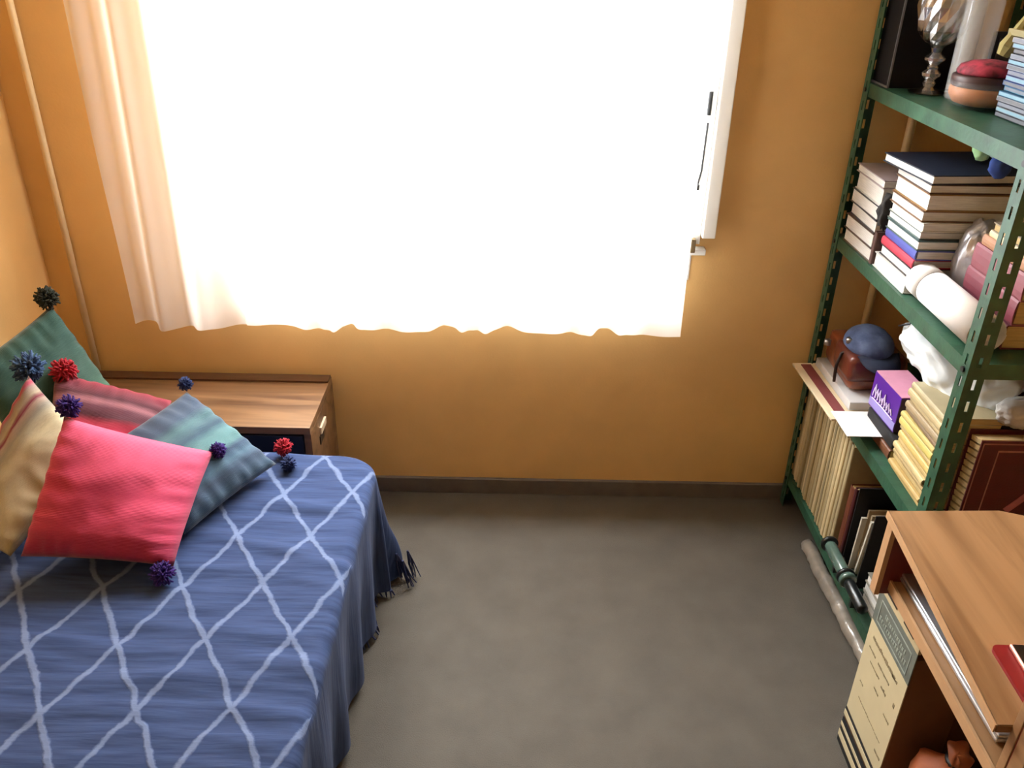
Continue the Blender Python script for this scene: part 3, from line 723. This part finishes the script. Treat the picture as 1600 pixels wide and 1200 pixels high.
bm = bmesh.new(); V = []
for k in range(13):
    a = PI * k / 12
    V.append((bm.verts.new((-.060 * math.cos(a), -.060 - .0 * math.sin(a), .004)), bm.verts.new((-.056 * math.cos(a), -.066 - .070 * math.sin(a), -.004 - .012 * math.sin(a)))))
for a, b in zip(V, V[1:]): bm.faces.new((a[0], b[0], b[1], a[1]))
o = obj('visor', bm, mat('navy_visor', (40, 48, 72), .85, .1, 40), cap, True); md = o.modifiers.new('thickness', 'SOLIDIFY'); md.thickness = .003
bm = bmesh.new(); tube(bm, [(-.058, .0, .012), (-.060, .0, .026)], .009, 10); obj('eyelet', bm, CHROME, cap, True)
# white bag with handles
WP = mat('white_carrier_plastic', (228, 234, 236), .35, .04, 14, .5, 30)
bg = thing('carrier_bag', 'large crumpled white plastic carrier bag above the yellow books', 'bag', (1.09, 1.85, z2 + .278))
bm = blob((0, 0, 0), (.120, .185, .070), 23, .20, 1.5, 5, crease=True)
for v in bm.verts:
    if v.co.y < -.04: v.co.z -= .45 * (-.04 - v.co.y) * max(0, -(v.co.x) / .12 + .3)
obj('body', bm, WP, bg, True)
bm = bmesh.new(); tube(bm, [(-.04, .16, .02), (-.01, .21, .05), (.03, .22, .055), (.06, .17, .03)], [.012, .006, .006, .012], 8); obj('handle', bm, WP, bg, True)
bm = bmesh.new(); tube(bm, [(-.06, .10, .045), (-.10, .13, .02), (-.09, .17, .0)], [.003, .003, .002], 6); obj('drawstring', bm, DARKM, bg, True)
# box support pile under the carrier bag, and black things
tag(obj('storage_box', B(-.09, .09, -.13, .13, 0, .19, bev=.004), mat('dark_box_card', (30, 26, 28), .7, .1, 20), loc=(1.195, 1.90, z2)), 'dark storage box under the white carrier bag on the third shelf', 'box')
tag(obj('laptop_sleeve', B(-.07, .07, -.085, .085, 0, .030, bev=.005), BLACK, loc=(1.025, 1.895, z2 + .03)), 'black padded sleeve under the purple box', 'sleeve')
book('brown leather bound book at the bottom under the black sleeve on the third shelf', (.955, 1.81, z2), .028, .13, .175, cov((112, 70, 46)), PAGEY, (0, 0, .02), mirror=True)
tag(obj('paper_sheet', B(-.06, .06, -.065, .065, 0, .0015), PAP, loc=(.925, 1.935, z2 + .004 + .0265), ), 'loose white sheet sticking out under the purple box', 'paper')
pb = thing('tea_box', 'purple printed carton with white script and a pink top on the third shelf', 'carton', (.960, 1.915, z2 + .0625), (0, 0, .05))
PUR = mat('purple_card', (84, 24, 150), .45, .08, 20)
obj('carton', B(0, .085, -.075, .075, 0, .098, bev=.001), PUR, pb)
obj('top_panel', B(.001, .084, -.074, .074, .0985, .1005), mat('pink_card', (214, 150, 176), .6, .06, 20), pb, label='pink top')
bm = bmesh.new(); box(bm, .001, .084, -.0765, -.0752, .001, .097); obj('end_panel', bm, mat('dark_plum_card', (50, 20, 50), .5, .1, 20), pb, label='dark plum end')
obj('lower_band', B(-.0012, -.0002, -.074, .074, .004, .026), mat('lilac_card', (150, 138, 206), .5, .06, 20), pb)
SCR = mat('white_print', (232, 216, 250), .6, .02, 20)
# flowing white script on the front face (illegible swashes)
bm = bmesh.new(); q = random.Random(4); yy = .056
for k, h in enumerate((.038, .030, .034, .018, .036, .020, .026, .016)):
    pts = [(-.0022, yy + .004, .034 + .0), (-.0022, yy - .001, .034 + h * .6), (-.0022, yy - .005, .034 + h), (-.0022, yy - .009, .034 + h * .5), (-.0022, yy - .013, .034 + .002)]
    tube(bm, pts, [.0016, .0022, .0018, .0022, .0016], 5); yy -= .0135
tube(bm, [(-.0022, .06, .028), (-.0022, 0, .030), (-.0022, -.06, .029)], .0014, 5)
obj('lettering', bm, SCR, pb)
# yellow paperbacks
ys = [(206, 180, 118), (192, 164, 104), (200, 178, 124), (178, 154, 106), (208, 188, 136), (196, 172, 116), (212, 184, 112), (188, 166, 114), (212, 196, 112), (200, 182, 110), (132, 108, 80), (166, 146, 112), (202, 182, 136), (192, 174, 130), (184, 170, 134)]
ts = [.016, .014, .018, .013, .017, .015, .019, .014, .022, .015, .013, .018, .014, .020, .016]
stack(.945, 1.605, z2, [(t_, c_, 'cream' if c_[2] > 110 else ('brown' if c_[0] < 150 else 'yellow'), dict(L=.172, D=.13, hard=False, mirror=True)) for t_, c_ in zip(ts, ys)],
      'in the stack by the near post on the third shelf', 'yellow paperbacks by the near post', pages=PAGEY, kind='paperback', jit=.005)
stack(1.095, 1.605, z2, [(.03, (60, 50, 44), 'dark'), (.03, (70, 30, 34), 'maroon'), (.03, (50, 44, 44), 'charcoal'), (.03, (64, 56, 50), 'dark grey')],
      'in the low rear pile beside the yellow paperbacks', 'dark books at the back of the third shelf', L=.17, pages=PAGEY) if False else None
# big burgundy album standing at the near end, cover towards the room
alb = thing('photo_album', 'large burgundy album with gold lines facing the desk, third shelf end', 'album', (1.005, 1.545, z2))
BUR = mat('burgundy_leatherette', (84, 18, 26), .4, .12, 30, .2, 200); GOLD = mat('faded_gold', (176, 120, 110), .4, .1, 40, metal=.2)
bm = bmesh.new(); box(bm, 0, .25, 0, .004, 0, .222, bev=.001); box(bm, 0, .25, .050, .054, 0, .222, bev=.001); box(bm, .246, .25, .004, .050, 0, .222)
obj('cover', bm, BUR, alb)
bm = bmesh.new()
for (a, b, c_, d) in ((.004, .246, .215, .2175), (.004, .0065, .004, .215), (.040, .235, .196, .200), (.040, .0425, .02, .196)): box(bm, a, b, -.0012, -.0001, c_, d)
obj('gold_lines', bm, GOLD, alb)
bm = bmesh.new(); M = Matrix.Translation((.135, 0, .085)) @ Matrix.Rotation(math.radians(-50), 4, 'Y'); box(bm, -.055, .055, -.0018, -.0001, -.008, .008, M=M)
obj('ribbon', bm, mat('pale_rose_ribbon', (186, 110, 116), .6, .1, 60), alb)
for k in range(13):
    bm = bmesh.new(); M = Matrix.Translation((.004, .027, .010 + k * .0162)) @ Matrix.Rotation(math.radians(-14), 4, 'X'); box(bm, 0, .23, -.0205, .0205, 0, .0115, M=M)
    obj('page_block', bm, PAGEY, alb)
tag(obj('book', B(-.06, .06, -.09, .09, 0, .37, bev=.002), mat('deep_red_cloth_cover', (110, 16, 22), .5, .08, 20), loc=(1.215, 1.665, z2)), 'tall deep red boxed volume standing at the back near end of the third shelf', 'book')
bm = blob((0, 0, 0), (.060, .036, .034), 31, .3, 2.4, 4, flat=-.03, crease=True)
tag(obj('cleaning_cloth', bm, mat('grey_white_cloth', (190, 188, 184), .9, .06, 20, .3, 60), smooth=True, loc=(1.115, 1.60, z2 + .262)), 'crumpled grey white cloth above the burgundy album', 'cloth')
tag(obj('storage_box', B(-.05, .05, -.028, .035, 0, .230, bev=.003), BLACK, loc=(1.10, 1.638, z2)), 'narrow black box behind the burgundy album', 'box')

# ---------------------------------------------------------------- bottom shelf
z3 = SH[3] + .001
yy = 2.352; mc = [(196, 180, 142), (176, 160, 122), (206, 190, 150), (160, 146, 112), (188, 170, 128), (214, 196, 152), (170, 150, 108)]
for k in range(25):
    T = rnd.uniform(.012, .019); c_ = mc[rnd.randrange(7)]
    hgt = .352 + rnd.uniform(-.008, .008)
    nm = ORD[k] if k else 'first'
    # lean on the window side: thickness runs along y
    book('%s magazine from the window in the cream row on the bottom shelf' % nm, (.934 + rnd.uniform(-.004, .004), yy, z3 + .004), T - .0008, .24, hgt, cov(c_, .7), PAGEY,
         (PI / 2 , 0, rnd.uniform(-.002, .002)), 'cream magazines standing on the bottom shelf', False, name='magazine', cat='magazine', mirror=True)
    yy -= T
for k, (T, rgb, word, hgt) in enumerate([(.030, (110, 60, 42), 'chestnut brown', .24), (.016, (70, 24, 28), 'dark maroon', .25)]):
    book('%s book standing between the cream magazines and the black binder' % word, (.945, yy - .002, z3), T - .001, .17, hgt, cov(rgb), PAGEY, (PI / 2, 0, 0), None, mirror=True)
    yy -= T
yy -= .006
bd = thing('ring_binder', 'open black ring binder stuffed with papers on the bottom shelf', 'binder', (.945, yy - .065, z3 ))
obj('board', B(0, .28, .060, .064, 0, .262, bev=.001), BLACK, bd); obj('board', B(0, .28, -.064, -.060, 0, .255, bev=.001, M=Matrix.Translation((0, .02, .008)) @ Matrix.Rotation(.06, 4, 'X')), BLACK, bd)
obj('spine', B(.276, .28, -.06, .06, 0, .255), BLACK, bd)
for k in range(7):
    bm = bmesh.new(); M = Matrix.Translation((.01 + rnd.uniform(0, .02), .045 - k * .012, .003)) @ Matrix.Rotation(rnd.uniform(-.05, .12), 4, 'X')
    box(bm, 0, .22, -.0035, .0035, 0, .20 + rnd.uniform(-.04, .03), M=M)
    obj('paper_sheaf', bm, cov(((196, 188, 170), (170, 150, 120), (206, 200, 184), (150, 130, 100), (190, 184, 168), (120, 100, 80), (176, 170, 150))[k], .8), bd)
tag(obj('storage_box', B(-.08, .08, -.09, .10, 0, .31, bev=.003), mat('dark_blue_box', (44, 48, 88), .5, .1, 20), loc=(1.19, 1.66, z3)), 'dark blue box at the back of the bottom shelf', 'box')
stack(.955, 1.590, z3, [(.03, (150, 146, 134), 'grey'), (.03, (166, 160, 146), 'pale grey'), (.028, (140, 134, 122), 'stone grey')], 'in the low pile at the near end of the bottom shelf', 'grey books at the near end of the bottom shelf', L=.17, jit=.004)
# turned green tube lying on the shelf lip
gt = thing('hand_pump', 'dark green metal hand pump with ringed collars lying along the bottom shelf edge', 'pump', (.905, 1.915, z3 + .062), (0, 0, 0))
def along_y(prof):
    bm = lathe(prof, 20)
    for v in bm.verts: v.co = Vector((v.co.x, -v.co.z, v.co.y))
    return bm
PG = mat('green_grey_enamel', (84, 108, 98), .25, .12, 30, coat=.4)
obj('barrel', along_y([(.016, .014), (.017, .02), (.017, .13), (.016, .135)]), PG, gt, True)
obj('end_cap', along_y([(.020, 0), (.024, .003), (.024, .012), (.019, .0135)]), mat('black_enamel', (26, 30, 30), .3, .1, 30), gt, True)
obj('collar', along_y([(.018, .1355), (.025, .139), (.025, .147), (.019, .150)]), mat('black_enamel', (26, 30, 30), .3, .1, 30), gt, True)
obj('collar', along_y([(.019, .1505), (.023, .153), (.023, .165), (.018, .168)]), PG, gt, True)
obj('rod', along_y([(.014, .1685), (.015, .18), (.015, .27), (.012, .275)]), mat('black_enamel', (26, 30, 30), .3, .1, 30), gt, True)
bm = bmesh.new(); box(bm, .004, .03, -.20, -.19, -.0605, -.012); box(bm, .004, .03, -.06, -.05, -.0605, -.012); obj('foot', bm, DARKM, gt)
# rolled strip on the floor
bm = bmesh.new(); pts = []; rs = []
for k in range(40):
    t_ = k / 39; pts.append((.928 + .022 * t_ + .004 * noise.noise(Vector((t_ * 9, 0, 0))), 2.10 - .70 * t_, .027)); rs.append(.022 + .0035 * noise.noise(Vector((t_ * 22, 4, 0))))
tube(bm, pts, rs, 18)
for v in bm.verts: v.co += Vector((noise.noise(v.co * 45), 0, noise.noise(v.co * 45 + Vector((5, 0, 0))))) * .004; v.co.z = max(v.co.z, .001)
tag(obj('draught_roll', bm, mat('grey_plastic_wrap', (150, 142, 130), .25, .15, 20, .5, 60, coat=.5), smooth=True), 'rolled grey plastic-wrapped strip on the floor under the bottom shelf', 'roll')

# ---------------------------------------------------------------- carton on the floor by the desk
CARD = mat('brown_cardboard', (112, 76, 46), .85, .08, 14); CREAMC = mat('cream_printed_card', (204, 190, 152), .7, .03, 12)
ct = thing('carton', 'cream labelled cardboard carton standing on the floor under the desk', 'carton', (.80, 1.21, 0))
obj('body', B(0, .115, 0, .193, .0, .455, bev=.001), CARD, ct)
obj('label', B(-.0022, -.0002, .001, .192, .112, .386), CREAMC, ct, label='cream printed side label')
obj('upper_band', B(-.0022, -.0002, .001, .192, .3862, .470), mat('grey_green_print', (116, 122, 112), .6, .14, 30), ct, label='grey green printed band')
obj('rim', B(-.0022, .004, .001, .192, .4702, .512), mat('pale_card_rim', (204, 186, 146), .7, .08, 30), ct)
bm = bmesh.new(); box(bm, -.0035, -.0023, .028, .075, .484, .493); box(bm, -.0035, -.0023, .110, .165, .484, .493); obj('hand_slot', bm, mat('slot_dark', (44, 32, 22), .8, .05, 20), ct)
bm = bmesh.new(); box(bm, -.0034, -.0023, .001, .192, .103, .111); box(bm, -.0034, -.0023, .001, .192, .0, .078)
obj('black_stripes', bm, BLACK, ct)
bm = bmesh.new(); box(bm, -.0046, -.0024, .001, .192, .0885, .1025); box(bm, -.0046, -.0035, .001, .192, .052, .062); box(bm, -.0046, -.0035, .001, .192, .018, .036); obj('white_stripes', bm, CREAMC, ct)
bm = bmesh.new()      # printed lines, too blurred to read in the photograph
q = random.Random(12)
for (ya, yb, z_, h) in ((.045, .165, .352, .010), (.035, .060, .352, .007), (.060, .120, .322, .006), (.135, .170, .322, .005), (.060, .085, .290, .008), (.100, .150, .296, .005), (.085, .11, .262, .006), (.02, .05, .25, .005), (.03, .155, .182, .003), (.02, .028, .30, .012), (.012, .04, .150, .006), (.15, .168, .22, .004)):
    y_ = ya
    while y_ < yb:
        l = q.uniform(.004, .011); box(bm, -.0031, -.0023, y_, min(yb, y_ + l), z_ + q.uniform(-.001, .001), z_ + h * q.uniform(.6, 1)); y_ += l + .002
obj('print_marks', bm, mat('faded_brown_ink', (150, 134, 102), .8, .1, 40), ct)['kind'] = 'stuff'
bm = bmesh.new()
for (a, b, c_, d) in ((.018, .172, .396, .399), (.018, .172, .452, .455), (.018, .021, .399, .452), (.169, .172, .399, .452)): box(bm, -.0031, -.0023, a, b, c_, d)
for k in range(15): box(bm, -.0031, -.0023, .030 + k * .009, .030 + k * .009 + q.uniform(.003, .007), .410, .416 + q.uniform(.0, .008))
for k in range(12): box(bm, -.0031, -.0023, .040 + k * .009, .040 + k * .009 + q.uniform(.003, .007), .430, .436 + q.uniform(.0, .006))
obj('band_marks', bm, mat('pale_grey_ink', (156, 164, 152), .7, .1, 40), ct)['kind'] = 'stuff'
tag(obj('storage_box', B(0, .20, 0, .17, 0, .372, bev=.003), mat('dark_brown_carton', (98, 60, 38), .85, .1, 14), loc=(.925, 1.225, 0)), 'plain dark brown cardboard box right of the labelled carton', 'box')

# ---------------------------------------------------------------- desk
DW = wood('pale_pine', (170, 130, 90), (126, 90, 56), .42, 1, ring=15)
DWE = mat('pine_edge', (196, 154, 112), .5, .05, 30)
desk = thing('desk', 'pale pine desk with a lower tray at the right edge of the room', 'desk', (.95, 1.03, 0), (0, 0, 0))
do = Vector((.95, 1.03, 0))
def prism(poly, z0_, z1_, bev=.0):
    bm = bmesh.new(); a = [bm.verts.new((x, y, z0_)) for x, y in poly]; b = [bm.verts.new((x, y, z1_)) for x, y in poly]
    bm.faces.new(a[::-1]); bm.faces.new(b)
    for k in range(len(poly)): bm.faces.new((a[k], a[(k + 1) % len(poly)], b[(k + 1) % len(poly)], b[k]))
    if bev: bmesh.ops.bevel(bm, geom=bm.edges[:], offset=bev, segments=2, affect='EDGES')
    for v in bm.verts: v.co -= do
    return bm
def dl(bm):
    for v in bm.verts: v.co -= do
    return bm
poly = [(.679, .816), (.717, 1.309), (.93, 1.317), (.985, 1.297), (1.06, 1.24), (1.24, 1.05), (1.24, .816)]
obj('desktop', prism(poly, .727, .742, .0015), DW, desk)
obj('edge_strip', prism([(.6768, .817), (.7148, 1.309), (.7168, 1.309), (.6788, .817)], .7272, .7418), DWE, desk)
obj('tray', prism([(.741, .8165), (.748, 1.283), (1.05, 1.283), (1.05, .8165)], .575, .592, .001), DW, desk)
obj('tray_edge', prism([(.736, .817), (.743, 1.282), (.7478, 1.282), (.7408, .817)], .572, .595), DWE, desk)
obj('far_panel', dl(B(.728, 1.06, 1.284, 1.300, .560, .7268)), mat('dark_red_panel', (120, 44, 36), .5, .1, 20), desk, label='dark red end panel')
obj('far_post', dl(B(.718, .7275, 1.280, 1.302, .560, .7268)), DWE, desk)
obj('near_panel', dl(B(.700, 1.24, .8005, .8155, .0, .880, bev=.001)), DW, desk)
obj('panel_edge_line', dl(B(.7015, 1.24, .7975, .8000, .0, .880)), mat('dark_red_edge', (120, 34, 26), .5, .1, 20), desk, label='dark red line between the boards')
obj('outer_board', dl(B(.700, 1.24, .772, .7970, .0, .880, bev=.001)), DW, desk)
obj('back_panel', dl(B(1.22, 1.24, .816, 1.04, .0, .7268)), DW, desk)
lp = thing('laptop', 'closed silver laptop lying on the desk tray', 'laptop', (.764, 1.10, .5935))
AL = mat('silver_aluminium', (206, 208, 214), .28, .03, 30, metal=.75)
obj('base', B(-.001, .245, -.192, .192, .001, .0095, bev=.003), AL, lp, True); obj('lid', B(.0, .244, -.191, .191, .0108, .0175, bev=.0028), AL, lp, True)
obj('rubber_foot', B(.01, .02, -.17, -.12, 0, .0012), DARKM, lp)
mpd = thing('notebook', 'dark red notebook with rounded corners lying on the desk', 'notebook', (.735, .86, .7428), (0, 0, -.03))
rp = [(cx_ + .012 * math.cos(a_), cy_ + .012 * math.sin(a_)) for cx_, cy_, a0 in ((.148, .090, 0), (.012, .090, 90), (.012, -.008, 180), (.148, -.008, 270)) for a_ in [math.radians(a0 + 15 * q_) for q_ in range(7)]]
bm = bmesh.new(); va = [bm.verts.new((x, y, 0)) for x, y in rp]; vb = [bm.verts.new((x, y, .006)) for x, y in rp]; bm.faces.new(va[::-1]); bm.faces.new(vb)
for q_ in range(len(rp)): bm.faces.new((va[q_], va[(q_ + 1) % len(rp)], vb[(q_ + 1) % len(rp)], vb[q_]))
obj('cover', bm, mat('dark_red_cover', (136, 14, 22), .45, .06, 30), mpd)
ph = thing('phone', 'dark phone with a rose gold rim resting on the red notebook', 'phone', (.758, .875, .7493), (0, 0, -.06))
obj('rim', B(0, .075, -.065, .082, 0, .0075, bev=.003), mat('rose_gold_metal', (230, 160, 140), .3, .04, 30, metal=.6), ph, True)
obj('screen', B(.003, .072, -.062, .079, .0076, .0083), mat('dark_glass', (38, 28, 24), .15, .1, 20), ph)
# things under the desk
def loft(secs, n=18):
    bm = bmesh.new(); R_ = []
    for (cx, cy, cz, rx, ry, tilt) in secs:
        R_.append([bm.verts.new((cx + rx * math.cos(2 * PI * k / n), cy + ry * math.sin(2 * PI * k / n), cz + tilt * math.sin(2 * PI * k / n))) for k in range(n)])
    for a, b in zip(R_, R_[1:]):
        for k in range(n): bm.faces.new((a[k], a[(k + 1) % n], b[(k + 1) % n], b[k]))
    bm.faces.new(R_[0][::-1]); bm.faces.new(R_[-1]); return bm
bt = thing('leather_pouch', 'tan leather pouch with a gathered peak standing under the desk', 'pouch', (.872, 1.115, .0))
bm = loft([(0, 0, 0, .050, .070, 0), (0, 0, .02, .058, .078, 0), (0, 0, .12, .060, .080, 0), (-.002, 0, .20, .054, .074, 0), (-.004, .002, .235, .046, .062, .006), (.010, .008, .25, .026, .034, .006), (.016, .012, .275, .016, .022, .004), (.018, .014, .300, .022, .026, .006), (.018, .014, .301, .008, .010, 0)], 32)
for v in bm.verts:
    a_ = math.atan2(v.co.y, v.co.x); q_ = .010 * math.sin(7 * a_ + 3 * v.co.z * 10) * min(1, v.co.z * 5) * .6 + .008 * noise.noise(v.co * 22)
    v.co.x += math.cos(a_) * q_; v.co.y += math.sin(a_) * q_
obj('body', bm, mat('tan_boot_leather', (176, 98, 58), .55, .18, 14, .3, 50), bt, True)
bm = loft([(.016, .012, .268, .020, .026, 0), (.016, .012, .276, .020, .026, 0)], 16); obj('drawstring', bm, DARKM, bt, True)
st = thing('black_bag', 'glossy black rounded case beside the tan boot under the desk', 'case', (1.000, 1.09, .0))
obj('shell', loft([(0, 0, 0, .05, .08, 0), (0, 0, .02, .058, .09, 0), (0, 0, .20, .058, .09, 0), (0, 0, .26, .050, .078, 0), (0, 0, .285, .03, .05, 0)]), mat('black_gloss', (16, 15, 18), .2, .1, 20), st, True)
bm = bmesh.new(); tube(bm, [(0, -.05, .27), (0, -.03, .315), (0, .03, .315), (0, .05, .27)], .006, 8); obj('handle', bm, mat('dark_blue_handle', (50, 50, 84), .4, .1, 20), st, True)
